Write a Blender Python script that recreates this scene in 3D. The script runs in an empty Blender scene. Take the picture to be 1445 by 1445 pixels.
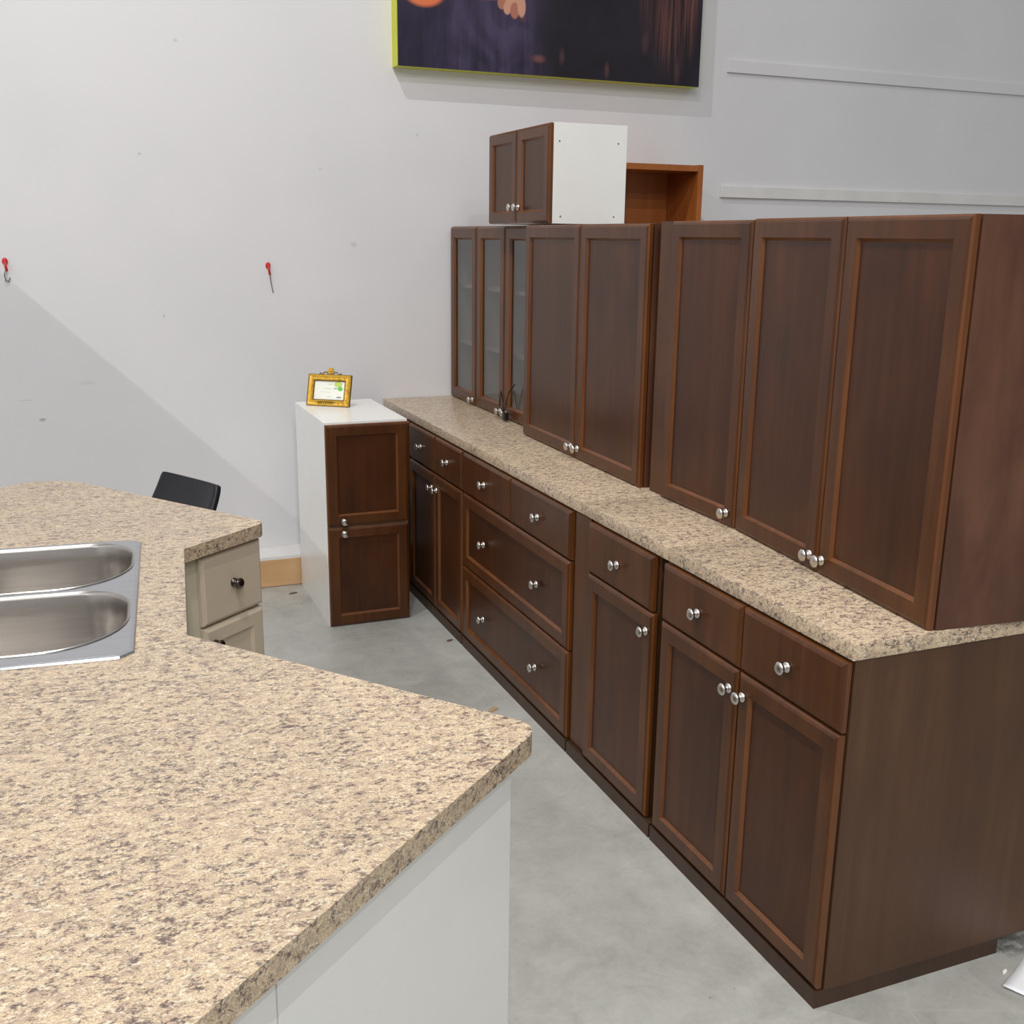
import bpy, bmesh, math, random
from mathutils import Vector, Matrix
random.seed(7)
S = bpy.context.scene
COL = S.collection
PI = math.pi

# ------------------------------------------------------------------ materials
def srgb(r, g, b):
    def f(c):
        c /= 255.0
        return c / 12.92 if c <= 0.04045 else ((c + 0.055) / 1.055) ** 2.4
    return (f(r), f(g), f(b), 1.0)

class NT:
    def __init__(self, name):
        self.m = bpy.data.materials.new(name); self.m.use_nodes = True
        self.t = self.m.node_tree; self.t.nodes.clear()
        self.out = self.n('ShaderNodeOutputMaterial')
        self.b = self.n('ShaderNodeBsdfPrincipled')
        self.l(self.b.outputs[0], self.out.inputs[0])
    def n(self, t, **kw):
        x = self.t.nodes.new(t)
        for k, v in kw.items(): setattr(x, k, v)
        return x
    def l(self, a, b): self.t.links.new(a, b)
    def set(self, **kw):
        for k, v in kw.items():
            self.b.inputs[k.replace('_', ' ')].default_value = v
        return self
    def coord(self, scale=(1, 1, 1), rnd=0.0, rot=(0, 0, 0)):
        tc = self.n('ShaderNodeTexCoord'); mp = self.n('ShaderNodeMapping')
        mp.inputs['Scale'].default_value = scale; mp.inputs['Rotation'].default_value = rot
        self.l(tc.outputs['Object'], mp.inputs['Vector'])
        if rnd:
            oi = self.n('ShaderNodeObjectInfo'); mu = self.n('ShaderNodeMath', operation='MULTIPLY')
            mu.inputs[1].default_value = rnd; self.l(oi.outputs['Random'], mu.inputs[0])
            cb = self.n('ShaderNodeCombineXYZ'); self.l(mu.outputs[0], cb.inputs[0]); self.l(mu.outputs[0], cb.inputs[2])
            self.l(cb.outputs[0], mp.inputs['Location'])
        return mp.outputs[0]
    def noise(self, vec, scale, detail=4, rough=0.6, dist=0.0):
        x = self.n('ShaderNodeTexNoise')
        x.inputs['Scale'].default_value = scale; x.inputs['Detail'].default_value = detail
        x.inputs['Roughness'].default_value = rough; x.inputs['Distortion'].default_value = dist
        self.l(vec, x.inputs['Vector']); return x.outputs['Fac']
    def ramp(self, fac, stops, interp='LINEAR'):
        r = self.n('ShaderNodeValToRGB'); r.color_ramp.interpolation = interp
        e = r.color_ramp.elements
        while len(e) < len(stops): e.new(0.5)
        for i, (p, c) in enumerate(stops):
            e[i].position = p; e[i].color = c if len(c) == 4 else (*c, 1)
        self.l(fac, r.inputs[0]); return r.outputs[0]
    def mix(self, fac, a, b, mode='MIX'):
        m = self.n('ShaderNodeMix', data_type='RGBA', blend_type=mode)
        for s, v in ((m.inputs[0], fac), (m.inputs[6], a), (m.inputs[7], b)):
            if hasattr(v, 'is_linked'): self.l(v, s)
            else: s.default_value = v
        return m.outputs[2]
    def math(self, op, a, b=0.0):
        m = self.n('ShaderNodeMath', operation=op)
        for s, v in ((m.inputs[0], a), (m.inputs[1], b)):
            if hasattr(v, 'is_linked'): self.l(v, s)
            else: s.default_value = v
        return m.outputs[0]
    def color(self, c): self.l(c, self.b.inputs['Base Color']); return self
    def bump(self, h, strength=0.1, dist=0.002):
        b = self.n('ShaderNodeBump'); b.inputs['Strength'].default_value = strength; b.inputs['Distance'].default_value = dist
        self.l(h, b.inputs['Height']); self.l(b.outputs[0], self.b.inputs['Normal']); return self
    def blob(self, vec, c, r, soft=0.35):
        """elliptical mask around c with radii r (object space)"""
        s = self.n('ShaderNodeVectorMath', operation='SUBTRACT'); self.l(vec, s.inputs[0]); s.inputs[1].default_value = c
        d = self.n('ShaderNodeVectorMath', operation='DIVIDE'); self.l(s.outputs[0], d.inputs[0]); d.inputs[1].default_value = r
        le = self.n('ShaderNodeVectorMath', operation='LENGTH'); self.l(d.outputs[0], le.inputs[0])
        mr = self.n('ShaderNodeMapRange', interpolation_type='SMOOTHSTEP')
        mr.inputs['From Min'].default_value = 1.0; mr.inputs['From Max'].default_value = 1.0 - soft
        self.l(le.outputs['Value'], mr.inputs['Value']); return mr.outputs[0]

def simple(name, rgb, rough=0.5, metal=0.0, spec=0.5, var=0.06, scale=9.0):
    t = NT(name); c = srgb(*rgb)
    f = t.noise(t.coord(), scale, 3)
    lo = tuple(x * (1 - var) for x in c[:3]); hi = tuple(min(1, x * (1 + var)) for x in c[:3])
    t.color(t.ramp(f, [(0.3, lo), (0.7, hi)]))
    t.set(Roughness=rough, Metallic=metal, Specular_IOR_Level=spec)
    return t.m

def wood(name, dark, mid, light, rough=0.34, spec=0.5, grain=(34, 34, 2.2)):
    t = NT(name)
    v = t.coord(grain, rnd=37.0)
    g = t.noise(v, 1.0, 6, 0.62, 0.35)
    v2 = t.coord((3.0, 3.0, 1.6), rnd=11.0)
    cl = t.noise(v2, 1.6, 3, 0.5)
    f = t.math('ADD', t.math('MULTIPLY', g, 0.5), t.math('MULTIPLY', cl, 0.5))
    t.color(t.ramp(f, [(0.33, srgb(*dark)), (0.5, srgb(*mid)), (0.68, srgb(*light))]))
    t.set(Roughness=rough, Specular_IOR_Level=spec)
    t.bump(g, 0.05, 0.0006)
    return t.m

M = {}
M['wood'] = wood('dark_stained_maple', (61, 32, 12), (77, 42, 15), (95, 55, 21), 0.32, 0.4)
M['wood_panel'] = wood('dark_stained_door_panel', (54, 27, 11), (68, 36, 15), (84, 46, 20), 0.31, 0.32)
M['wood_edge'] = wood('orange_brown_edge', (82, 45, 18), (100, 57, 23), (118, 69, 30), 0.28)  # outer edges and inner bead, a lighter orange-brown than the front faces
M['veneer'] = wood('brown_veneer_side', (70, 44, 26), (80, 52, 31), (93, 63, 39), 0.48, grain=(30, 30, 2.0))
M['veneer_red'] = wood('red_brown_veneer_side', (70, 42, 30), (86, 53, 38), (106, 70, 52), 0.38, grain=(12, 12, 3.0))
M['plinth'] = wood('plinth_board', (52, 33, 20), (62, 40, 25), (74, 50, 33), 0.5)
M['inside'] = simple('cabinet_interior', (196, 192, 186), 0.6)
M['dark'] = simple('dark_recess', (26, 18, 14), 0.7)
M['white'] = simple('white_melamine', (246, 246, 242), 0.28, var=0.015)
M['white_panel'] = simple('white_end_panel', (243, 243, 240), 0.3, var=0.012)
M['taupe'] = simple('taupe_paint', (206, 191, 170), 0.42, var=0.02)
M['taupe_light'] = simple('taupe_frame_paint', (204, 196, 174), 0.45, var=0.02)
M['nickel'] = simple('brushed_nickel', (205, 200, 194), 0.24, 1.0, var=0.03)
M['pewter'] = simple('dark_pewter', (112, 104, 98), 0.22, 1.0, var=0.03)
M['orange_wood'] = wood('orange_cherry_laminate', (150, 84, 36), (166, 96, 42), (180, 110, 54), 0.4, grain=(20, 20, 1.5))
M['pine'] = wood('bare_pine_board', (198, 156, 108), (210, 170, 124), (218, 182, 138), 0.6, grain=(3, 24, 30))
M['black_leather'] = simple('black_leatherette', (30, 31, 36), 0.38, var=0.1, scale=60)
M['chrome'] = simple('chrome', (225, 225, 228), 0.08, 1.0)
M['black'] = simple('black_plastic', (18, 18, 20), 0.4)
M['red'] = simple('red_plastic', (196, 40, 34), 0.4)
M['wire'] = simple('grey_wire', (120, 118, 116), 0.4, 0.6)
M['paper'] = simple('white_paper', (250, 251, 255), 0.7, var=0.01)
M['cert'] = simple('certificate_paper', (246, 247, 236), 0.5, var=0.01)
M['green_pale'] = simple('pale_green_print', (196, 216, 110), 0.6)
M['green'] = simple('bright_green_print', (112, 208, 84), 0.6)
M['grey_print'] = simple('grey_print', (150, 156, 164), 0.6)
M['light_print'] = simple('light_grey_print', (214, 217, 208), 0.6)
M['chip'] = simple('tan_scrap', (176, 146, 108), 0.8)
M['chip_dark'] = simple('brown_scrap', (92, 72, 54), 0.8)
M['lime'] = simple('lime_canvas_edge', (206, 210, 62), 0.5, var=0.03)

def mk_steel():
    t = NT('stainless_steel'); v = t.coord((2, 120, 2)); f = t.noise(v, 1.5, 3)
    t.color(t.ramp(f, [(0.3, srgb(184, 186, 190)), (0.7, srgb(200, 202, 206))]))
    t.set(Metallic=1.0, Roughness=0.27); t.bump(f, 0.03, 0.0004); return t.m
M['steel'] = mk_steel()
def mk_bowl():
    t = NT('polished_steel_bowl'); v = t.coord((2, 2, 40)); f = t.noise(v, 1.5, 3)
    t.color(t.ramp(f, [(0.3, srgb(194, 189, 184)), (0.7, srgb(210, 206, 201))]))
    t.set(Metallic=1.0, Roughness=0.28); t.bump(f, 0.02, 0.0004); return t.m
M['bowl'] = mk_bowl()

def mk_gold():
    t = NT('antique_gold'); f = t.noise(t.coord(), 70, 5, 0.7)
    t.color(t.ramp(f, [(0.34, srgb(160, 116, 34)), (0.47, srgb(218, 170, 52)), (0.7, srgb(236, 194, 84))]))
    t.set(Metallic=0.35, Roughness=0.34); t.bump(f, 0.15, 0.0015); return t.m
M['gold'] = mk_gold()
M['old_gold'] = simple('tarnished_gold', (122, 100, 60), 0.4, 0.6)

def mk_laminate(name, rot=0.0):
    t = NT(name)
    v = t.coord((1, 1, 1), rot=(0, 0, rot))
    vs = t.coord((0.78, 1.2, 1.2), rot=(0, 0, rot))
    big = t.noise(vs, 8.0, 3, 0.55)
    clump = t.noise(vs, 64.0, 8, 0.74, 0.5)
    fine = t.noise(v, 420.0, 5, 0.78)
    grain = t.noise(vs, 170.0, 6, 0.78, 0.8)
    base = t.ramp(fine, [(0.38, srgb(168, 143, 119)), (0.47, srgb(207, 183, 151)), (0.56, srgb(233, 212, 179)), (0.66, srgb(246, 233, 207))])
    tan = t.ramp(t.noise(vs, 44, 7, 0.7), [(0.49, (0, 0, 0, 1)), (0.57, (1, 1, 1, 1))])
    c1 = t.mix(t.math('MULTIPLY', tan, 0.5), base, srgb(164, 140, 126))
    f1 = t.math('ADD', t.math('MULTIPLY', clump, 0.55), t.math('ADD', t.math('MULTIPLY', grain, 0.45), t.math('MULTIPLY', t.math('SUBTRACT', big, 0.5), 0.08)))
    dk = t.ramp(f1, [(0.505, (0, 0, 0, 1)), (0.56, (1, 1, 1, 1))])
    dcol = t.ramp(fine, [(0.40, srgb(56, 43, 46)), (0.60, srgb(120, 100, 98))])
    c2 = t.mix(t.math('MULTIPLY', dk, 0.92), c1, dcol)
    f2 = t.math('ADD', t.math('MULTIPLY', t.noise(vs, 120, 7, 0.78, 1.0), 0.6), t.math('MULTIPLY', fine, 0.4))
    dk2 = t.ramp(f2, [(0.52, (0, 0, 0, 1)), (0.57, (1, 1, 1, 1))])
    c3 = t.mix(t.math('MULTIPLY', dk2, 0.6), c2, srgb(98, 78, 74))
    lt = t.ramp(t.noise(vs, 120, 6, 0.7), [(0.55, (0, 0, 0, 1)), (0.60, (1, 1, 1, 1))])
    c4 = t.mix(t.math('MULTIPLY', lt, 0.55), c3, srgb(250, 238, 212))
    t.color(c4)
    t.set(Roughness=0.3, Specular_IOR_Level=0.45)
    return t.m
M['laminate'] = mk_laminate('speckled_beige_laminate')
M['laminate_island'] = mk_laminate('speckled_beige_laminate_island', rot=math.radians(8))

def mk_floor():
    t = NT('polished_concrete')
    v = t.coord()
    a = t.noise(v, 1.3, 5, 0.6); b = t.noise(v, 9.0, 6, 0.7, 0.6); c = t.noise(v, 60, 3)
    f = t.math('ADD', t.math('MULTIPLY', a, 0.5), t.math('ADD', t.math('MULTIPLY', b, 0.38), t.math('MULTIPLY', c, 0.12)))
    col = t.ramp(f, [(0.36, srgb(152, 151, 145)), (0.5, srgb(174, 174, 168)), (0.64, srgb(190, 190, 183))])
    # scratches: thin voronoi edges, mostly hidden by a mask
    vo = t.n('ShaderNodeTexVoronoi', feature='DISTANCE_TO_EDGE'); vo.inputs['Scale'].default_value = 2.3; t.l(v, vo.inputs['Vector'])
    ln = t.ramp(vo.outputs['Distance'], [(0.0, (1, 1, 1, 1)), (0.012, (0, 0, 0, 1))])
    ms = t.ramp(t.noise(v, 2.0, 2), [(0.5, (0, 0, 0, 1)), (0.6, (1, 1, 1, 1))])
    col = t.mix(t.math('MULTIPLY', t.math('MULTIPLY', ln, ms), 0.25), col, srgb(196, 194, 186))
    # dark worn patch by the end of the plinth
    st = t.blob(v, (2.12, 1.735, 0), (0.12, 0.055, 0.5), 0.5)
    sp = t.ramp(t.noise(v, 30, 4), [(0.42, (0, 0, 0, 1)), (0.55, (1, 1, 1, 1))])
    col = t.mix(t.math('MULTIPLY', t.math('MULTIPLY', st, sp), 0.75), col, srgb(88, 84, 82))
    dots = t.ramp(t.noise(v, 42, 2), [(0.735, (0, 0, 0, 1)), (0.76, (1, 1, 1, 1))])
    col = t.mix(t.math('MULTIPLY', dots, 0.5), col, srgb(92, 88, 82))
    t.color(col); t.set(Roughness=0.36, Specular_IOR_Level=0.4); t.bump(b, 0.03, 0.001)
    return t.m
M['floor'] = mk_floor()

def mk_wall():
    t = NT('white_wall_paint')
    v = t.coord()
    a = t.noise(v, 0.8, 3); b = t.noise(v, 160, 3)
    col = t.ramp(a, [(0.35, srgb(222, 221, 224)), (0.65, srgb(229, 228, 230))])
    for (c, r, k) in [((1.36, 5.48, 1.70), (0.022, 0.2, 0.02), 0.25), ((-0.16, 5.48, 0.885), (0.022, 0.2, 0.012), 0.55),
                      ((-0.22, 5.48, 0.98), (0.05, 0.2, 0.004), 0.2), ((0.05, 5.48, 1.05), (0.06, 0.2, 0.012), 0.1),
                      ((0.42, 5.48, 1.36), (0.01, 0.2, 0.01), 0.3), ((1.2, 5.48, 2.06), (0.012, 0.2, 0.01), 0.2), ((0.36, 5.48, 2.1), (0.012, 0.2, 0.01), 0.3),
                      ((0.55, 5.48, 2.6), (0.014, 0.2, 0.012), 0.25), ((1.7, 5.48, 2.24), (0.01, 0.2, 0.01), 0.3)]:
        col = t.mix(t.math('MULTIPLY', t.blob(v, c, r, 0.8), k), col, srgb(120, 118, 116))
    t.color(col); t.set(Roughness=0.55, Specular_IOR_Level=0.3); t.bump(b, 0.04, 0.0006)
    return t.m
M['wall'] = mk_wall()
def mk_batten():
    t = NT('painted_batten'); v = t.coord()
    col = t.ramp(t.noise(v, 6, 3), [(0.35, srgb(226, 224, 222)), (0.65, srgb(234, 232, 230))])
    sp = t.ramp(t.noise(t.coord((6, 1, 14)), 3.2, 3), [(0.70, (0, 0, 0, 1)), (0.73, (1, 1, 1, 1))])
    col = t.mix(t.math('MULTIPLY', sp, 0.6), col, srgb(120, 112, 106))
    t.color(col); t.set(Roughness=0.5); return t.m
M['batten'] = mk_batten()

def mk_glass():
    t = NT('smoky_cabinet_glass')
    t.t.nodes.remove(t.b)
    tr = t.n('ShaderNodeBsdfTransparent'); tr.inputs[0].default_value = (0.72, 0.72, 0.71, 1)
    gl = t.n('ShaderNodeBsdfGlossy'); gl.inputs['Roughness'].default_value = 0.06
    fr = t.n('ShaderNodeLayerWeight'); fr.inputs['Blend'].default_value = 0.5
    k = t.math('ADD', t.math('MULTIPLY', t.math('POWER', fr.outputs['Facing'], 3.0), 0.5), 0.05)
    mx = t.n('ShaderNodeMixShader'); t.l(k, mx.inputs[0]); t.l(tr.outputs[0], mx.inputs[1]); t.l(gl.outputs[0], mx.inputs[2])
    t.l(mx.outputs[0], t.out.inputs[0]); return t.m
M['glass'] = mk_glass()

def mk_print():
    """the lower part of a large photographic print: dark purple cloth, a hand, an orange cuff, strands of hair"""
    t = NT('photographic_print'); v = t.coord()
    st = t.noise(t.coord((26, 1, 0.9)), 1.0, 5, 0.6, 0.5)
    fo = t.noise(t.coord((5, 1, 3)), 1.0, 3, 0.5, 1.2)
    cloth = t.ramp(t.math('ADD', t.math('MULTIPLY', st, 0.45), t.math('MULTIPLY', fo, 0.55)), [(0.38, srgb(44, 37, 58)), (0.52, srgb(66, 56, 82)), (0.66, srgb(84, 72, 102))])
    dark = t.ramp(t.noise(v, 3, 4), [(0.35, srgb(30, 26, 34)), (0.7, srgb(44, 38, 48))])
    X0, Z0 = 1.575, 2.55
    def p(u, w): return (X0 + u, 5.40, Z0 + w)
    mid = t.blob(v, p(1.24, 0.20), (0.60, 0.5, 0.62), 0.3)
    col = t.mix(mid, cloth, dark)
    left = t.blob(v, p(0.03, 0.1), (0.30, 0.5, 0.55), 0.8)
    col = t.mix(t.math('MULTIPLY', left, 0.7), col, srgb(32, 30, 46))
    hair = t.blob(v, p(1.52, 0.52), (0.24, 0.5, 0.52), 0.6)
    hs = t.ramp(t.noise(t.coord((40, 1, 1.4)), 1.0, 5, 0.6, 0.6), [(0.42, srgb(46, 32, 36)), (0.56, srgb(104, 66, 60)), (0.7, srgb(146, 96, 80))])
    col = t.mix(t.math('MULTIPLY', hair, 0.85), col, hs)
    for (u, w, ru, rw, c, k) in [(0.75, 0.08, 0.055, 0.028, (140, 90, 82), 0.6), (0.88, 0.10, 0.022, 0.055, (92, 64, 66), 0.6), (1.14, 0.05, 0.022, 0.06, (104, 68, 64), 0.6), (0.66, 0.26, 0.03, 0.022, (110, 66, 62), 0.5),
                                 (1.56, 0.07, 0.026, 0.10, (92, 62, 64), 0.6), (1.36, 0.2, 0.03, 0.08, (96, 64, 66), 0.5)]:
        col = t.mix(t.math('MULTIPLY', t.blob(v, p(u, w), (ru, 0.5, rw), 0.9), k), col, srgb(*c))
    # orange cuff, then forearm and four finger tips
    col = t.mix(t.blob(v, p(0.14, 0.345), (0.12, 0.5, 0.080), 0.3), col, srgb(226, 122, 78))
    skin = [(0.38, 0.375, 0.30, 0.050), (0.61, 0.37, 0.07, 0.07), (0.545, 0.325, 0.026, 0.034), (0.575, 0.305, 0.024, 0.036), (0.615, 0.296, 0.028, 0.044), (0.652, 0.315, 0.026, 0.056)]
    for i, (u, w, ru, rw) in enumerate(skin):
        col = t.mix(t.blob(v, p(u, w), (ru, 0.5, rw), 0.3), col, srgb(*((206, 152, 128) if i % 2 else (176, 116, 96))))
    t.color(col); t.set(Roughness=0.4, Specular_IOR_Level=0.35); return t.m
M['print'] = mk_print()

# ------------------------------------------------------------------ geometry helpers
def link(o, parent=None):
    COL.objects.link(o)
    if parent is not None: o.parent = parent
    return o
def obj(name, bm, mat, parent=None, smooth=False, auto=None):
    me = bpy.data.meshes.new(name)
    bmesh.ops.recalc_face_normals(bm, faces=bm.faces[:])
    bm.to_mesh(me); bm.free()
    me.materials.append(M[mat] if isinstance(mat, str) else mat)
    if smooth or auto:
        for p in me.polygons: p.use_smooth = True
        if auto: me.set_sharp_from_angle(angle=math.radians(auto))
    return link(bpy.data.objects.new(name, me), parent)
def tag(o, label, cat, group=None):
    o['label'] = label; o['category'] = cat
    if group: o['group'] = group
    return o
def thing(name, label, cat, loc=(0, 0, 0), rz=0.0, group=None):
    o = bpy.data.objects.new(name, None); o.empty_display_size = 0.05
    o.location = loc; o.rotation_euler = (0, 0, rz); link(o)
    return tag(o, label, cat, group)
def struct(o):
    o['kind'] = 'structure'; return o
def box(bm, x0, x1, y0, y1, z0, z1, bev=0.0):
    b2 = bmesh.new() if bev else bm
    vs = [b2.verts.new((x, y, z)) for z in (z0, z1) for x, y in ((x0, y0), (x1, y0), (x1, y1), (x0, y1))]
    for f in ((0, 3, 2, 1), (4, 5, 6, 7), (0, 1, 5, 4), (1, 2, 6, 5), (2, 3, 7, 6), (3, 0, 4, 7)):
        b2.faces.new([vs[i] for i in f])
    if bev:
        bmesh.ops.bevel(b2, geom=b2.edges[:], offset=bev, segments=2, affect='EDGES', profile=0.6)
        me = bpy.data.meshes.new('t'); b2.to_mesh(me); b2.free(); bm.from_mesh(me); bpy.data.meshes.remove(me)
    return bm
def bx(*a, bev=0.0): return box(bmesh.new(), *a, bev=bev)
def loft(bm, loops, cap0=True, cap1=True):
    vl = [[bm.verts.new(p) for p in lp] for lp in loops]
    n = len(vl[0])
    for a, b in zip(vl, vl[1:]):
        for i in range(n): bm.faces.new((a[i], a[(i + 1) % n], b[(i + 1) % n], b[i]))
    if cap0: bm.faces.new(vl[0][::-1])
    if cap1: bm.faces.new(vl[-1])
    return bm
def rect_loop(x0, x1, z0, z1, i, y): return [(x0 + i, y, z0 + i), (x1 - i, y, z0 + i), (x1 - i, y, z1 - i), (x0 + i, y, z1 - i)]
def lathe(bm, prof, axis='z', n=20, c=(0, 0, 0)):
    loops = []
    for r, h in prof:
        lp = []
        for k in range(n):
            a = 2 * PI * k / n; u, w = r * math.cos(a), r * math.sin(a)
            p = (u, w, h) if axis == 'z' else (u, h, w)
            lp.append((p[0] + c[0], p[1] + c[1], p[2] + c[2]))
        loops.append(lp)
    return loft(bm, loops)
def tube(bm, pts, r, n=8):
    pts = [Vector(p) for p in pts]; loops = []
    for i, p in enumerate(pts):
        d = (pts[min(i + 1, len(pts) - 1)] - pts[max(i - 1, 0)]).normalized()
        ref = Vector((0, 0, 1)) if abs(d.z) < 0.9 else Vector((1, 0, 0))
        u = d.cross(ref).normalized(); w = d.cross(u)
        loops.append([tuple(p + u * (r * math.cos(2 * PI * k / n)) + w * (r * math.sin(2 * PI * k / n))) for k in range(n)])
    return loft(bm, loops)
def prism(bm, poly, z0, z1):
    return loft(bm, [[(x, y, z0) for x, y in poly], [(x, y, z1) for x, y in poly]])
def round_poly(pts, radii, n=8):
    out = []; m = len(pts)
    for i in range(m):
        p = Vector(pts[i]); r = radii[i]
        if not r: out.append(tuple(p)); continue
        a = (Vector(pts[i - 1]) - p).normalized(); b = (Vector(pts[(i + 1) % m]) - p).normalized()
        half = a.angle(b) / 2; t = r / math.tan(half); c = p + (a + b).normalized() * (r / math.sin(half))
        s = p + a * t - c; e = p + b * t - c
        a0 = math.atan2(s.y, s.x); d = math.atan2(e.y, e.x) - a0
        while d > PI: d -= 2 * PI
        while d < -PI: d += 2 * PI
        for k in range(n + 1): out.append((c.x + r * math.cos(a0 + d * k / n), c.y + r * math.sin(a0 + d * k / n)))
    return out
def plate(outer, holes, z0, z1, bev=0.0):
    """flat plate with holes"""
    bm = bmesh.new(); es = []
    for lp in [outer] + holes:
        vs = [bm.verts.new((x, y, z1)) for x, y in lp]
        es += [bm.edges.new((vs[i], vs[(i + 1) % len(vs)])) for i in range(len(vs))]
    bmesh.ops.triangle_fill(bm, use_beauty=True, use_dissolve=False, edges=es, normal=(0, 0, 1))
    top = bm.faces[:]
    ext = bmesh.ops.extrude_face_region(bm, geom=top)
    for g in ext['geom']:
        if isinstance(g, bmesh.types.BMVert): g.co.z = z0
    bmesh.ops.recalc_face_normals(bm, faces=bm.faces[:])
    return bm

# ------------------------------------------------------------------ cabinet kit (local: x = right, y = back, z = up; front of the carcass at y = 0)
KNOB = [(0.0132, 0.0), (0.0138, -0.002), (0.0132, -0.006), (0.0095, -0.009), (0.0062, -0.011), (0.0062, -0.0155), (0.0105, -0.018), (0.0158, -0.021), (0.0168, -0.024), (0.0152, -0.0275), (0.0098, -0.030), (0.003, -0.031)]
DT = 0.020
def knob(parent, x, z, mat='nickel', y=-DT, prof=KNOB):
    bm = lathe(bmesh.new(), [(r, h) for r, h in prof], 'y', 20, (x, y, z))
    return obj('knob', bm, mat, parent, smooth=True)
def frame_bm(x0, x1, z0, z1, w=0.056):
    ls = [rect_loop(x0, x1, z0, z1, 0, 0), rect_loop(x0, x1, z0, z1, 0, -DT + 0.008), rect_loop(x0, x1, z0, z1, 0.005, -DT + 0.004), rect_loop(x0, x1, z0, z1, 0.011, -DT),
          rect_loop(x0, x1, z0, z1, w - 0.008, -DT), rect_loop(x0, x1, z0, z1, w - 0.006, -DT + 0.003), rect_loop(x0, x1, z0, z1, w, -DT + 0.010), rect_loop(x0, x1, z0, z1, w, -0.002), rect_loop(x0, x1, z0, z1, w, 0.0)]
    bm = loft(bmesh.new(), ls, False, False)
    bm.faces.ensure_lookup_table()
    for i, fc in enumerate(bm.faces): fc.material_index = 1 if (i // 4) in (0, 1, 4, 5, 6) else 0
    return bm
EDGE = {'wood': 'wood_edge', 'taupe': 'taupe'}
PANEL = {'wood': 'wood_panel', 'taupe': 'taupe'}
def door(parent, x0, x1, z0, z1, kx=None, kz=None, mat='wood', kmat='nickel', glass=False, w=0.056, name='door', knobs=None):
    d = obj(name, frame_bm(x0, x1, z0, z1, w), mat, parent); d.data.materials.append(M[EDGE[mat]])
    i = w - 0.004
    if glass:
        obj('glass_pane', bx(x0 + i, x1 - i, -0.009, -0.005, z0 + i, z1 - i), 'glass', d)
    else:
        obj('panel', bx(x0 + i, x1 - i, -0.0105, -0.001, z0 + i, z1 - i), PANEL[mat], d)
    ks = knobs if knobs else ([(kx, kz)] if kx is not None else [])
    for (a, b) in ks: knob(d, a, b, kmat)
    return d
def slab_bm(x0, x1, z0, z1):
    bm = loft(bmesh.new(), [rect_loop(x0, x1, z0, z1, 0, 0), rect_loop(x0, x1, z0, z1, 0, -DT + 0.009), rect_loop(x0, x1, z0, z1, 0.004, -DT + 0.004), rect_loop(x0, x1, z0, z1, 0.011, -DT)])
    bm.faces.ensure_lookup_table()
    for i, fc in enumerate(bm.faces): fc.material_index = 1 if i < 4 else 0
    return bm
def drawer(parent, x0, x1, z0, z1, mat='wood', kmat='nickel', knobs=None):
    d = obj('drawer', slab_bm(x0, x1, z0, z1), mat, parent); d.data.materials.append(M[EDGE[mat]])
    for (a, b) in (knobs or [((x0 + x1) / 2, (z0 + z1) / 2)]): knob(d, a, b, kmat)
    return d
def case_bm(W, D, z0, z1, t=0.018, shelves=(), open_front=True):
    bm = bmesh.new()
    box(bm, 0, t, 0, D, z0, z1); box(bm, W - t, W, 0, D, z0, z1)
    box(bm, t, W - t, 0, D, z0, z0 + t); box(bm, t, W - t, 0, D, z1 - t, z1)
    box(bm, t, W - t, D - 0.008, D, z0 + t, z1 - t)
    return bm

RUN = -PI / 2          # fronts face -x
XF = 1.503             # carcass front of the base run
BG = 'dark base cabinets in the long run'
def base(name_label, y_far, y_near, depth=0.66, gap=0.0):
    t = thing('base_cabinet', name_label, 'cabinet', (XF, y_far, 0), RUN, BG)
    W = y_far - y_near
    obj('carcass', bx(0.0015, W - 0.0015 - gap, 0.0045, depth, 0.046, 0.875), 'veneer', t)
    obj('plinth', bx(0.0015, W - 0.004, -0.019, 0.545, 0.0, 0.0455), 'plinth', t)
    return t, W
# near cabinet: two drawers over two doors
t, W = base('dark base cabinet at the near end of the run, showing its brown side panel', 2.508, 1.716)
c = 0.396
drawer(t, 0.005, c - 0.003, 0.703, 0.868); drawer(t, c + 0.003, W - 0.006, 0.703, 0.868)
door(t, 0.005, c - 0.003, 0.050, 0.697, c - 0.030, 0.640); door(t, c + 0.003, W - 0.006, 0.050, 0.697, c + 0.030, 0.640)
# single drawer over a single door
t, W = base('narrow dark wood base cabinet with one drawer over one door', 3.102, 2.512, gap=0.036)
obj('face_frame', bx(0.004, 0.118, -0.006, 0.0044, 0.050, 0.872), 'wood', t)
drawer(t, 0.122, 0.540, 0.703, 0.868, knobs=[(0.331, 0.785)]); door(t, 0.122, 0.553, 0.050, 0.697, 0.524, 0.640)
# wide drawer unit
t, W = base('wide dark wood drawer base with two small drawers over two wide ones', 4.190, 3.106)
c = 0.540
drawer(t, 0.006, c - 0.003, 0.700, 0.868); drawer(t, c + 0.003, W - 0.008, 0.700, 0.868)
k1, k2 = c / 2, (c + W) / 2
door(t, 0.006, W - 0.008, 0.376, 0.693, name='drawer', knobs=[(k1, 0.535), (k2, 0.535)])
door(t, 0.006, W - 0.008, 0.050, 0.370, name='drawer', knobs=[(k1, 0.214), (k2, 0.214)])
# two drawers over two doors, beyond
t, W = base('dark wood two-door base cabinet beyond the wide drawers, beside the low white-sided cabinet', 4.972, 4.194)
c = 0.404
drawer(t, 0.006, c - 0.003, 0.700, 0.868); drawer(t, c + 0.003, W - 0.006, 0.700, 0.868)
door(t, 0.006, c - 0.003, 0.050, 0.693, c - 0.034, 0.625); door(t, c + 0.003, W - 0.006, 0.050, 0.693, c + 0.034, 0.625)
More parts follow.
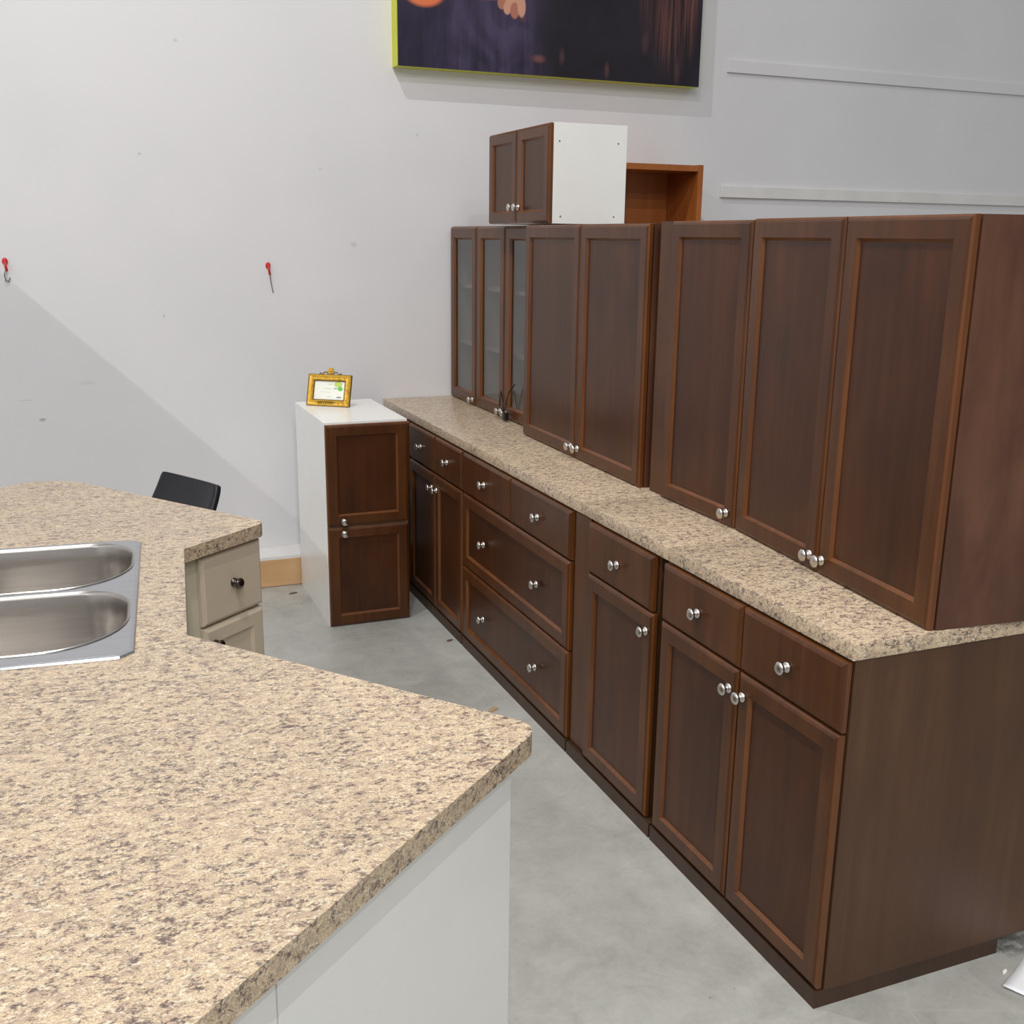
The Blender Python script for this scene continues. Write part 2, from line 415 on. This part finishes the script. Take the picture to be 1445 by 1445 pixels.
# corner filler cabinet that carries the end of the worktop
t, W = base('plain dark filler cabinet in the corner behind the low white-sided cabinet', 5.275, 4.976)
door(t, 0.006, W - 0.006, 0.058, 0.868, W - 0.035, 0.6)

# worktop of the run: three slabs butted together
for (a, b, lab, dz) in [(1.712, 2.497, 'speckled worktop slab at the near end of the long run, with exposed end', 0.0),
                    (2.4985, 3.056, 'short speckled worktop slab between two seams in the long run', 0.0),
                    (3.0575, 5.474, 'long speckled worktop slab running to the white wall', -0.0004)]:
    bm = bx(1.496, 2.155, a, b, 0.8755, 0.914 + dz, bev=0.0025)
    o = obj('worktop', bm, 'laminate', None, auto=40)
    tag(o, lab, 'worktop', 'speckled worktop slabs of the long run')

# upper cabinets standing on the worktop
UG = 'dark wall cabinets standing on the worktop'
ZB = 0.9145
def upper(label, x, y, W, z1, yaw=0.0, depth=0.305, side='veneer_red', hollow=False, name='wall_cabinet'):
    t = thing(name, label, 'cabinet', (x + DT, y, 0), RUN + yaw, UG)
    if hollow:
        obj('carcass', case_bm(W, depth, ZB, z1), side, t)
    else:
        obj('carcass', bx(0.001, W - 0.001, 0.0045, depth, ZB, z1 - 0.003, bev=0.0008), side, t)
    return t
def shelf(t, W, z, depth): obj('shelf', bx(0.019, W - 0.019, 0.03, depth - 0.009, z, z + 0.018), 'inside', t)
def liner(t, W, z1, depth):
    bm = bmesh.new()
    box(bm, 0.0185, W - 0.0185, depth - 0.0105, depth - 0.0085, ZB + 0.019, z1 - 0.019)
    box(bm, 0.0185, 0.0205, 0.004, depth - 0.0105, ZB + 0.019, z1 - 0.019); box(bm, W - 0.0205, W - 0.0185, 0.004, depth - 0.0105, ZB + 0.019, z1 - 0.019)
    box(bm, 0.0205, W - 0.0205, 0.004, depth - 0.0105, ZB + 0.0185, ZB + 0.0205)
    obj('lining', bm, 'inside', t)
# glass units (x face 1.866)
gx = 1.865; ztop = 1.797
t = upper('narrow wall cabinet with a single glass door against the white wall', gx, 5.455, 0.392, ztop, hollow=True, name='glass_wall_cabinet')
liner(t, 0.392, ztop, 0.305); shelf(t, 0.392, 1.20, 0.30); shelf(t, 0.392, 1.49, 0.30)
door(t, 0.003, 0.390, ZB + 0.002, ztop - 0.002, 0.352, ZB + 0.030, glass=True, w=0.062)
t = upper('wall cabinet with two glass doors, partly hidden by the cabinet in front of it', gx, 5.060, 0.790, ztop, hollow=True, name='glass_wall_cabinet')
liner(t, 0.790, ztop, 0.305); shelf(t, 0.790, 1.20, 0.30); shelf(t, 0.790, 1.49, 0.30)
door(t, 0.003, 0.375, ZB + 0.002, ztop - 0.002, 0.342, ZB + 0.030, glass=True, w=0.062)
door(t, 0.380, 0.786, ZB + 0.002, ztop - 0.002, 0.412, ZB + 0.030, glass=True, w=0.062)
cord_anchor = t
# two solid doors
yaw = math.atan2(-0.020, 1.09)
t = upper('dark wood two-door wall cabinet in the middle, below the small white-sided cabinet', 1.786, 4.262, 1.090, 1.801, yaw)
c = 0.556
door(t, 0.003, c - 0.002, ZB + 0.001, 1.796, c - 0.030, ZB + 0.045); door(t, c + 0.002, 1.085, ZB + 0.001, 1.796, c + 0.030, ZB + 0.045)
# single door with a wide stile
t = upper('narrow single-door dark wall cabinet with a wide stile', 1.774, 3.135, 0.533, 1.806)
obj('face_frame', bx(0.001, 0.088, -0.004, 0.0044, ZB + 0.001, 1.803), 'wood', t)
door(t, 0.092, 0.530, ZB + 0.001, 1.803, 0.496, ZB + 0.042)
# near pair
yaw = math.atan2(-0.078, 0.885)
t = upper('large two-door dark wall cabinet at the near end, angled with its side showing', 1.774, 2.600, 0.886, 1.809, yaw)
c = 0.441
door(t, 0.003, c - 0.002, ZB + 0.001, 1.806, c - 0.028, ZB + 0.042, w=0.058); door(t, c + 0.002, 0.883, ZB + 0.001, 1.806, c + 0.028, ZB + 0.042, w=0.058)

# small cabinet lying on top
t = thing('wall_cabinet', 'small two-door dark cabinet with white sides on top of the wall cabinets', 'cabinet', (1.822, 4.738, 1.8025), RUN)
W, H, D = 0.672, 0.385, 0.325
bm = bx(0, W, 0.001, D, 0, H, bev=0.001)
k = obj('carcass', bm, 'white', t)
for (yy, zz) in ((0.025, 0.315), (0.285, 0.315), (0.035, 0.028), (0.275, 0.030)): obj('screw_hole', bx(W - 0.0005, W + 0.0008, yy - 0.003, yy + 0.003, zz - 0.003, zz + 0.003), 'wire', t)
door(t, 0.002, W / 2 - 0.002, 0.002, H - 0.002, W / 2 - 0.028, 0.068, w=0.054); door(t, W / 2 + 0.002, W - 0.003, 0.002, H - 0.002, W / 2 + 0.028, 0.068, w=0.054)

# white sided cabinet standing on the floor, dark doors
t = thing('base_cabinet', 'white-sided cabinet with two stacked dark doors on the floor, under a gold frame', 'cabinet', (0.992, 4.622, 0), 0.0)
W, D = 0.381, 0.640
obj('carcass', bx(0, W, 0.001, D, 0, 0.948, bev=0.0012), 'white', t)
door(t, 0.002, W - 0.002, 0.476, 0.938, 0.075, 0.500); door(t, 0.002, W - 0.002, 0.004, 0.470, 0.075, 0.444)

# orange bookcase behind the run
t = thing('bookcase', 'open orange-brown bookcase standing behind the dark wall cabinets', 'bookcase', (2.42, 5.135, 0), 0.0)
W, D, H = 0.752, 0.330, 2.125
bm = bmesh.new()
box(bm, 0, 0.03, 0, D, 0, H + 0.003, bev=0.001); box(bm, W - 0.03, W, 0, D, 0, H + 0.003, bev=0.001)
obj('side_panel', bm, 'orange_wood', t)
obj('top_panel', bx(0.031, W - 0.031, 0.001, D, H - 0.03, H), 'orange_wood', t)
obj('back_panel', bx(0.031, W - 0.031, D - 0.012, D - 0.001, 0.06, H - 0.031), 'orange_wood', t)
for z in (0.06, 0.48, 0.92, 1.36): obj('shelf', bx(0.031, W - 0.031, 0.01, D - 0.013, z, z + 0.025), 'orange_wood', t)

# ------------------------------------------------------------------ island
a = Vector((0.640, -0.768)).normalized(); b = Vector((0.768, 0.640)).normalized()
V2 = Vector((0.176, 2.262)); V3 = Vector((0.236, 2.936))
V1 = Vector((0.712, 1.590)); V4 = Vector((0.497, 3.150)); V5 = Vector((-0.105, 4.020))
V0 = V1 - b * 1.02
# back corner of the L
V6 = V5 - b * 0.75
V7 = V6 + a * 0.5 - b * 0.75
V8 = V0 - a * 1.3
outer = round_poly([tuple(v) for v in (V1, V2, V3, V4, V5, V6, V7, V8, V0)], [0.050, 0, 0, 0.045, 0.16, 0.1, 0, 0, 0.05])
# sink frame: s = along the diagonal, q = towards the back of the sink
SD = (Vector((0.135, 3.062)) - Vector((0.066, 2.184))).normalized(); SQ = Vector((-SD.y, SD.x))
S0 = Vector((0.064, 2.166)) ; SL = 0.895; SW = 0.56
def sp(s, q): return tuple(S0 + SD * s + SQ * q)
def bowl_loop(s0, s1, q0, q1, rf, rb, grow=0.0, n=10):
    pts = [(s0 - grow, q0 - grow), (s0 - grow, q1 + grow), (s1 + grow, q1 + grow), (s1 + grow, q0 - grow)]
    return round_poly(pts, [rf + grow, rb + grow, rb + grow, rf * 0.62 + grow], n)
BOWLS = [(0.055, 0.437, 0.020, 0.47), (0.473, 0.855, 0.020, 0.47)]
hole = [sp(s, q) for s, q in ((0.03, 0.012), (0.03, 0.53), (SL - 0.03, 0.53), (SL - 0.03, 0.012))]
o = obj('island_worktop', plate(outer, [hole], 0.874, 0.914), 'laminate_island', None, auto=40)
tag(o, 'large speckled beige island worktop with an angled front and a cut-out for the steel sink', 'worktop')
# sink
t = thing('kitchen_sink', 'stainless steel double-bowl sink set into the island worktop', 'sink', (0, 0, 0))
ch = 0.028
def deck_loop(i): return [sp(s, q) for s, q in ((ch + i * .4, i), (SL - ch - i * .4, i), (SL - i, ch + i * .4), (SL - i, SW - ch - i * .4), (SL - ch - i * .4, SW - i), (ch + i * .4, SW - i), (i, SW - ch - i * .4), (i, ch + i * .4))]
holes = [[sp(*p) for p in bowl_loop(*B, 0.185, 0.10, 0.004)] for B in BOWLS]
zt = 0.9215
bm = plate(deck_loop(0.010), holes, zt - 0.0012, zt)
loft(bm, [[(x, y, 0.9142) for x, y in deck_loop(0)], [(x, y, 0.9155) for x, y in deck_loop(0.0)], [(x, y, zt - 0.002) for x, y in deck_loop(0.003)], [(x, y, zt) for x, y in deck_loop(0.0105)]], False, False)
obj('deck', bm, 'steel', t)
for B in BOWLS:
    loops = []
    for g, z in ((0.0045, zt - 0.001), (0.006, zt + 0.0018), (0.003, zt + 0.0035), (0.0, zt + 0.001), (-0.003, zt - 0.006), (-0.005, zt - 0.05), (-0.008, zt - 0.135), (-0.014, zt - 0.158), (-0.032, zt - 0.172), (-0.06, zt - 0.176)):
        loops.append([(*sp(*p), z) for p in bowl_loop(*B, 0.185, 0.10, g)])
    bw = obj('bowl', loft(bmesh.new(), loops, False, True), 'bowl', t, auto=50)
    m = sp((B[0] + B[1]) / 2, (B[2] + B[3]) / 2)
    obj('drain', lathe(bmesh.new(), [(0.045, zt - 0.1758), (0.043, zt - 0.1735), (0.034, zt - 0.1745), (0.006, zt - 0.1752)], 'z', 24, (m[0], m[1], 0)), 'steel', bw, smooth=True)

# diagonal sink cabinet: open-topped shell of panels
t = thing('corner_cabinet', 'taupe corner cabinet under the sink with an angled front', 'cabinet', (0, 0, 0))
N = Vector((-SD.y, SD.x))
P1 = V2 + N * 0.035 - SD * 0.0; P2 = V3 + N * 0.035 + SD * 0.0
P3 = V3 - a * 0.60 - b * 0.012; P5 = V2 - b * 0.60 - a * 0.012
P4 = Vector((-0.95, 2.70))
def panel_wall(A, B, th, z0, z1):
    d = (B - A).normalized(); n = Vector((-d.y, d.x))
    return prism(bmesh.new(), [tuple(A), tuple(B), tuple(B + n * th), tuple(A + n * th)], z0, z1)
obj('front_frame', panel_wall(P1, P2, 0.02, 0.1, 0.8735), 'taupe_light', t)
obj('base_panel', prism(bmesh.new(), [tuple(P1 + N * .03), tuple(P2 + N * .03), tuple(P3), tuple(P4), tuple(P5)], 0.0, 0.098), 'taupe', t)
for A_, B_ in ((P3 + a * 0.50, P3), (P3, P4), (P4, P5), (P5, P5 + b * 0.50)):
    obj('side_panel', panel_wall(A_, B_, 0.016, 0.1, 0.8735), 'white', t)
dd = thing  # door pair on the diagonal front
dl = (P2 - P1).length
def local_door(parent, A, B, outward, x0, x1, z0, z1, kx, kz, mat, kmat, kind='door'):
    """door built in a frame along A->B, facing outward; returned as a child of parent"""
    d = (B - A).normalized()
    ang = math.atan2(d.y, d.x)
    f = door(parent, x0, x1, z0, z1, kx, kz, mat, kmat) if kind == 'door' else drawer(parent, x0, x1, z0, z1, mat, kmat)
    f.location = (A.x, A.y, 0); f.rotation_euler = (0, 0, ang)
    return f
local_door(t, P1, P2, N, 0.09, dl / 2 - 0.003, 0.11, 0.86, dl / 2 - 0.03, 0.45, 'taupe', 'pewter')
local_door(t, P1, P2, N, dl / 2 + 0.003, dl - 0.09, 0.11, 0.86, dl / 2 + 0.03, 0.45, 'taupe', 'pewter')

# taupe drawer cabinet under the far arm: front faces +a, right of its front is +b
ang = math.atan2(b.y, b.x)
A0 = V3 - a * 0.030 - b * 0.004
W = 0.322
t = thing('base_cabinet', 'narrow taupe island cabinet with a drawer over a door and dark knobs', 'cabinet', (A0.x, A0.y, 0), ang)
obj('carcass', bx(0.004, W, 0.001, 0.56, 0.10, 0.8735), 'taupe_light', t)
obj('plinth', bx(0.012, W, 0.06, 0.56, 0.0, 0.099), 'taupe', t)
PK = [(r * 1.05, h) for r, h in KNOB]
drawer(t, 0.074, W + 0.002, 0.660, 0.864, 'taupe', 'pewter')
door(t, 0.074, W + 0.002, 0.112, 0.652, 0.108, 0.600, 'taupe', 'pewter')

# near arm: white end panel, faces +a end; local x runs along -b? use frame with x = b, y = -a
E1 = V1 - a * 0.028
A1 = E1 - b * 0.060                      # right end of the panel (viewed from the end)
Wp = 0.640
A1l = A1 - b * Wp
t = thing('base_cabinet', 'white-ended island cabinet under the near corner of the speckled worktop', 'cabinet', (A1l.x, A1l.y, 0), ang)
obj('carcass', bx(0.022, Wp - 0.003, 0.019, 0.74, 0.0, 0.8735), 'white', t)
obj('end_panel', bx(0.020, Wp, 0.0, 0.018, 0.0, 0.8735, bev=0.001), 'white_panel', t)
obj('filler_strip', bx(-0.060, 0.0165, 0.0, 0.018, 0.0, 0.8735, bev=0.001), 'white_panel', t)
obj('back_panel', bx(-0.060, -0.042, 0.019, 0.74, 0.0, 0.8735), 'white_panel', t)

# ------------------------------------------------------------------ bar stool behind the island
bk0 = Vector((0.300, 4.50)); bk1 = Vector((0.486, 4.155))
cx = (bk0 + bk1) / 2; d = (bk1 - bk0).normalized(); fwd = Vector((-d.y, d.x))
if fwd.dot(Vector((-1, -1))) < 0: fwd = -fwd
ang_s = math.atan2(d.y, d.x)
cs = cx + fwd * 0.20
t = thing('bar_stool', 'black padded low-back bar stool behind the island', 'stool', (cs.x, cs.y, 0), ang_s)
sgn = 1 if Vector((-d.y, d.x)).dot(fwd) > 0 else -1
prof = [(0.20, 0.565), (0.19, 0.590), (0.12, 0.602), (0.02, 0.598), (-0.06, 0.600), (-0.095, 0.618), (-0.125, 0.650), (-0.155, 0.700), (-0.183, 0.755), (-0.197, 0.790), (-0.202, 0.802), (-0.204, 0.807)]
def stool_shell(th, hw, off):
    bm = bmesh.new(); loops = []
    for i, (f, z) in enumerate(prof):
        p0 = Vector(prof[max(i - 1, 0)]); p1 = Vector(prof[min(i + 1, len(prof) - 1)])
        tn = (p1 - p0).normalized(); nn = Vector((-tn.y, tn.x))
        if nn.y < 0 and i < 5: nn = -nn
        if i >= 5 and nn.x < 0: nn = -nn
        lp = []
        for (u, w) in ((-1, 0), (-0.97, 1), (-0.8, 0.55), (-0.4, 0.25), (0, 0.2), (0.4, 0.25), (0.8, 0.55), (0.97, 1), (1, 0), (0.95, -0.9), (0, -1.1), (-0.95, -0.9)):
            k = w * th / 2 + off
            ff = f + nn.x * k; zz = z + nn.y * k
            lp.append((u * (hw * {len(prof) - 1: 0.90, len(prof) - 2: 0.965, len(prof) - 3: 0.995}.get(i, 1.0) + 0.015 * max(0.0, min(1.0, (0.80 - zz) / 0.14))), sgn * ff, zz))
        loops.append(lp)
    return loft(bm, loops)
o = obj('seat_shell', stool_shell(0.045, 0.195, 0.0), 'black_leather', t, smooth=True)
sb = o.modifiers.new('s', 'SUBSURF'); sb.levels = sb.render_levels = 2
obj('column', lathe(bmesh.new(), [(0.045, 0.560), (0.045, 0.54), (0.025, 0.535), (0.025, 0.22), (0.032, 0.215), (0.032, 0.03)], 'z', 20), 'chrome', t, smooth=True)
obj('base', lathe(bmesh.new(), [(0.195, 0.0), (0.198, 0.008), (0.17, 0.016), (0.06, 0.03), (0.033, 0.045)], 'z', 36), 'chrome', t, auto=40)
pts = [(0.13 * math.cos(k * PI / 10), -0.02 + sgn * 0.15 * math.sin(k * PI / 10), 0.26) for k in range(11)]
obj('foot_ring', tube(bmesh.new(), [(0.02, 0, 0.26)] + pts + [(-0.02, 0, 0.26)], 0.011), 'chrome', t, smooth=True)

# ------------------------------------------------------------------ gold photo frame on the white cabinet
t = thing('photo_frame', 'small gold photo frame with a flower crest holding a certificate on the white cabinet', 'photo frame', (1.118, 5.085, 0.9485), math.radians(-36))
lean = math.radians(17)
def Lm(bm):
    bmesh.ops.transform(bm, matrix=Matrix.Rotation(-lean, 4, 'X'), verts=bm.verts[:]); return bm
fw, fh, fr = 0.108, 0.150, 0.027
def ring(x0, x1, z0, z1, w, y0, y1):
    return loft(bmesh.new(), [rect_loop(x0, x1, z0, z1, 0.002, y1), rect_loop(x0, x1, z0, z1, 0, y1 - 0.002), rect_loop(x0, x1, z0, z1, 0.0, y0 + 0.004), rect_loop(x0, x1, z0, z1, 0.005, y0), rect_loop(x0, x1, z0, z1, w * 0.55, y0 + 0.002), rect_loop(x0, x1, z0, z1, w - 0.004, y0), rect_loop(x0, x1, z0, z1, w, y0 + 0.005), rect_loop(x0, x1, z0, z1, w, y1)], False, False)
obj('frame', Lm(ring(-fw, fw, 0.0, fh, fr, -0.014, 0.0)), 'gold', t)
obj('inner_rim', Lm(ring(-fw + fr - 0.002, fw - fr + 0.002, fr - 0.002, fh - fr + 0.002, 0.005, -0.010, 0.0)), 'old_gold', t)
obj('edge_band', Lm(ring(-fw - 0.003, fw + 0.003, -0.0005, fh + 0.002, 0.004, -0.0105, 0.002)), 'old_gold', t)
ce = obj('certificate', Lm(bx(-fw + fr, fw - fr, -0.004, -0.001, fr, fh - fr)), 'cert', t)
def bits(rows, y=-0.0046):
    bm = bmesh.new()
    for (x0, x1, z0, z1) in rows: box(bm, x0, x1, y, y + 0.0008, z0, z1)
    return Lm(bm)
def disc(cx_, cz_, rx, rz, y=-0.0048):
    bm = bmesh.new(); loft(bm, [[(cx_ + rx * math.cos(k * PI / 10), yy, cz_ + rz * math.sin(k * PI / 10)) for k in range(20)] for yy in (y, y + 0.0008)]); return Lm(bm)
obj('pale_green_logo', disc(0.043, 0.106, 0.021, 0.013), 'green_pale', ce)
obj('green_logo', disc(0.055, 0.085, 0.013, 0.011), 'green', ce)
obj('grey_logo', bits([(0.022, 0.040, 0.083, 0.088)]), 'grey_print', ce); obj('grey_signature', bits([(0.040, 0.062, 0.040, 0.047)]), 'grey_print', ce)
obj('print_lines', bits([(-0.01, 0.015, 0.103, 0.106), (-0.03, 0.012, 0.082, 0.085), (-0.045, 0.005, 0.066, 0.068), (-0.01, 0.01, 0.044, 0.047), (-0.02, 0.018, 0.112, 0.114)]), 'light_print', ce)
bm = bmesh.new()
for k in range(6):
    an = k * PI / 3
    lathe(bm, [(0.001, -0.012), (0.006, -0.011), (0.0075, -0.006), (0.006, -0.001)], 'y', 12, (0.0105 * math.cos(an), 0, fh + 0.019 + 0.0105 * math.sin(an)))
lathe(bm, [(0.001, -0.016), (0.005, -0.014), (0.0065, -0.008), (0.006, -0.001)], 'y', 12, (0, 0, fh + 0.019))
obj('flower_crest', Lm(bm), 'gold', t, smooth=True)
for s in (-1, 1):
    bm = bmesh.new()
    tube(bm, [(s * x, -0.005, fh + z) for x, z in ((0.014, 0.006), (0.022, 0.013), (0.030, 0.014), (0.037, 0.009), (0.036, 0.003), (0.045, 0.004), (0.052, 0.009), (0.056, 0.003))], 0.0028, 6)
    obj('scrollwork', Lm(bm), 'old_gold', t, smooth=True)
bm = bmesh.new()
random.seed(3)
for x in (-0.045, -0.036, -0.027, -0.014, -0.004, 0.008, 0.018, 0.028): tube(bm, [(x + 0.006 * math.cos(k * PI / 4), -0.0150, 0.0135 + 0.006 * math.sin(k * PI / 4)) for k in range(0, 7)], 0.0016, 6)
obj('cast_lettering', Lm(bm), 'old_gold', t, smooth=True)
bm = bx(-0.02, 0.02, 0.0, 0.004, 0.0, 0.115)
bmesh.ops.transform(bm, matrix=Matrix.Translation((0, 0.080, 0)) @ Matrix.Rotation(math.radians(26), 4, 'X'), verts=bm.verts[:])
obj('easel_back', bm, 'black', t)

# ------------------------------------------------------------------ print on the wall
t = thing('canvas_print', 'large lime-edged photographic canvas of dark clothing and hair high on the white wall', 'picture', (0, 0, 0))
obj('canvas_box', bx(1.575, 3.275, 5.402, 5.4797, 2.550, 3.72), 'lime', t)
obj('printed_face', bx(1.581, 3.276, 5.399, 5.4018, 2.5500, 3.72), 'print', t)

# ------------------------------------------------------------------ wall clips, cord, paper, scraps
def clip(x, z, label, bend):
    t = thing('wall_clip', label, 'clip', (x, 5.4795, z)); t.scale = (0.62, 0.62, 0.8)
    obj('clip_head', lathe(bmesh.new(), [(0.018, 0.0), (0.020, -0.008), (0.010, -0.012), (0.009, -0.030), (0.006, -0.034)], 'y', 14), 'red', t, auto=40)
    bm = tube(bmesh.new(), [(0, -0.028, 0.0), (0.004, -0.032, -0.03), (0.009, -0.030, -0.055)], 0.009, 8)
    obj('clip_body', bm, 'red', t, smooth=True)
    obj('wire_tail', tube(bmesh.new(), bend, 0.0035, 6), 'wire', t, smooth=True)
clip(0.925, 1.598, 'red wall clip with a thin straight tail, left of the gold frame', [(0.009, -0.03, -0.05), (0.014, -0.022, -0.09), (0.024, -0.012, -0.135), (0.032, -0.003, -0.165)])
clip(-0.252, 1.615, 'red wall clip with a curled wire tail at the left edge', [(0.004, -0.03, -0.04), (-0.012, -0.022, -0.075), (-0.004, -0.015, -0.108), (0.014, -0.010, -0.112), (0.024, -0.006, -0.090)])

t = thing('cord', 'thin black cord with a plug hanging by the glass cabinet doors', 'cord', (1.838, 4.660, 0.945), RUN)
obj('loop', tube(bmesh.new(), [(-0.03, 0.01, 0.03), (-0.02, 0.008, 0.07), (0.0, 0.006, 0.10), (0.03, 0.005, 0.04), (0.05, 0.004, -0.005), (0.065, 0.004, 0.05), (0.10, 0.006, 0.11), (0.16, 0.010, 0.155)], 0.0028, 6), 'black', t, smooth=True)
obj('plug', bx(0.052, 0.085, -0.010, 0.012, -0.024, 0.012, bev=0.004), 'black', t, auto=40)

# sheet of paper on the floor with a lifted corner
bm = bmesh.new(); nx = 12; g = []
for i in range(nx + 1):
    row = []
    for j in range(nx + 1):
        u, w = i / nx, j / nx
        lift = 0.006 * max(0, 1 - math.hypot(u, w) / 0.6) ** 2
        row.append(bm.verts.new((u * 0.28 + 0.02 * lift, w * 0.21 + 0.012 * math.sin(u * 2), 0.0015 + lift + 0.0012 * math.sin(5 * u) * math.sin(4 * w) + 0.0012)))
    g.append(row)
for i in range(nx):
    for j in range(nx): bm.faces.new((g[i][j], g[i + 1][j], g[i + 1][j + 1], g[i][j + 1]))
o = obj('paper_sheet', bm, 'paper', None, smooth=True)
sm = o.modifiers.new('s', 'SOLIDIFY'); sm.thickness = 0.0006
o.location = (1.958, 1.612, 0); o.rotation_euler = (0, 0, math.radians(-65))
tag(o, 'white sheet of paper with a curled corner on the concrete floor', 'paper')

def scrap(x, y, s, mat, label, rz, flat=0.3):
    bm = bmesh.new(); r = random.Random(int(x * 1000) + 5)
    lo = [(s * (1 + 0.5 * r.random()) * math.cos(k * PI / 4), 0.45 * s * (1 + 0.6 * r.random()) * math.sin(k * PI / 4)) for k in range(8)]
    loft(bm, [[(p, q, 0) for p, q in lo], [(p * 0.95, q * 0.9, s * flat * 0.6) for p, q in lo], [(p * 0.5 + 0.1 * s, q * 0.4, s * flat) for p, q in lo]])
    o = obj('floor_scrap', bm, mat, None, auto=30); o.location = (x, y, 0.0005); o.rotation_euler = (0, 0, rz)
    tag(o, label, 'scrap', 'scraps on the concrete floor')
scrap(0.925, 5.150, 0.016, 'chip_dark', 'small grey-brown scrap on the floor near the bare wooden curb', 0.2)
scrap(1.452, 4.262, 0.014, 'chip_dark', 'small brown scrap on the floor at the foot of the two-door base cabinet', 0.4)
scrap(1.372, 3.520, 0.020, 'chip', 'tan wood chip on the floor in front of the wide drawers', 0.5)
scrap(2.010, 1.655, 0.009, 'cert', 'pale crumb on the floor beside the white paper sheet', 0.3, 0.7)

# ------------------------------------------------------------------ setting
struct(obj('floor', bx(-4.5, 7.0, -3.5, 5.6, -0.1, 0.0), 'floor'))
struct(obj('wall_far', bx(-4.5, 7.0, 5.48, 5.6, 0.0, 7.0), 'wall'))
# low curb along the far wall: bare pine face under a white ledge
struct(obj('baseboard_far', bx(-2.0, 1.50, 5.287, 5.304, 0.003, 0.142), 'pine'))
struct(obj('trim_1', bx(-2.0, 1.50, 5.290, 5.479, 0.1425, 0.158), 'batten'))
struct(obj('trim_2', bx(3.50, 6.9, 5.467, 5.4795, 2.650, 2.716, bev=0.002), 'wall'))
struct(obj('trim_3', bx(3.50, 6.9, 5.462, 5.4795, 1.982, 2.045, bev=0.002), 'batten'))
# partition at the left of the showroom, beyond the frame
struct(obj('wall_left', bx(-2.42, -2.30, -1.0, 5.478, 0.0, 3.550), 'wall'))

# ------------------------------------------------------------------ light
def high_bay(x, y, z, power, d=0.03):
    L = bpy.data.lights.new('high_bay_lamp', 'AREA'); L.shape = 'DISK'; L.size = d
    L.energy = power; L.color = (1, 0.985, 0.965)
    o = bpy.data.objects.new('high_bay_lamp', L); o.location = (x, y, z); link(o)
for y, k in ((3.45, 1.0), (1.0, 1.0), (-1.45, 1.3), (-3.9, 1.7), (-6.35, 1.7)):
    high_bay(-4.80, y, 6.0, 50 * k)
    high_bay(-0.15, y, 6.0, 84 * k)
    high_bay(5.20, y, 6.0, 9 * k)
W_ = bpy.data.worlds.new('World'); S.world = W_; W_.use_nodes = True
bg = W_.node_tree.nodes['Background']; bg.inputs[0].default_value = (0.97, 0.985, 1.0, 1); bg.inputs[1].default_value = 0.27

# ------------------------------------------------------------------ camera
yaw_, pit, roll = 3.88361502e-01, 2.51291955e-01, 1.23469882e-02
f = Vector((math.sin(yaw_) * math.cos(pit), math.cos(yaw_) * math.cos(pit), -math.sin(pit)))
r0 = Vector((math.cos(yaw_), -math.sin(yaw_), 0)); u0 = r0.cross(f)
r = math.cos(roll) * r0 + math.sin(roll) * u0; u = -math.sin(roll) * r0 + math.cos(roll) * u0
cam = bpy.data.cameras.new('Camera'); co = bpy.data.objects.new('Camera', cam); link(co)
mx = Matrix(((r.x, u.x, -f.x, 0), (r.y, u.y, -f.y, 0), (r.z, u.z, -f.z, 1.75), (0, 0, 0, 1)))
co.matrix_world = mx
cam.sensor_width = 36; cam.lens = 1513.87 / 1445 * 36; cam.clip_start = 0.05
S.camera = co
S.view_settings.view_transform = 'Standard'; S.view_settings.look = 'None'
S.view_settings.gamma = 1.0; S.view_settings.exposure = -0.06; S.view_settings.use_curve_mapping = False
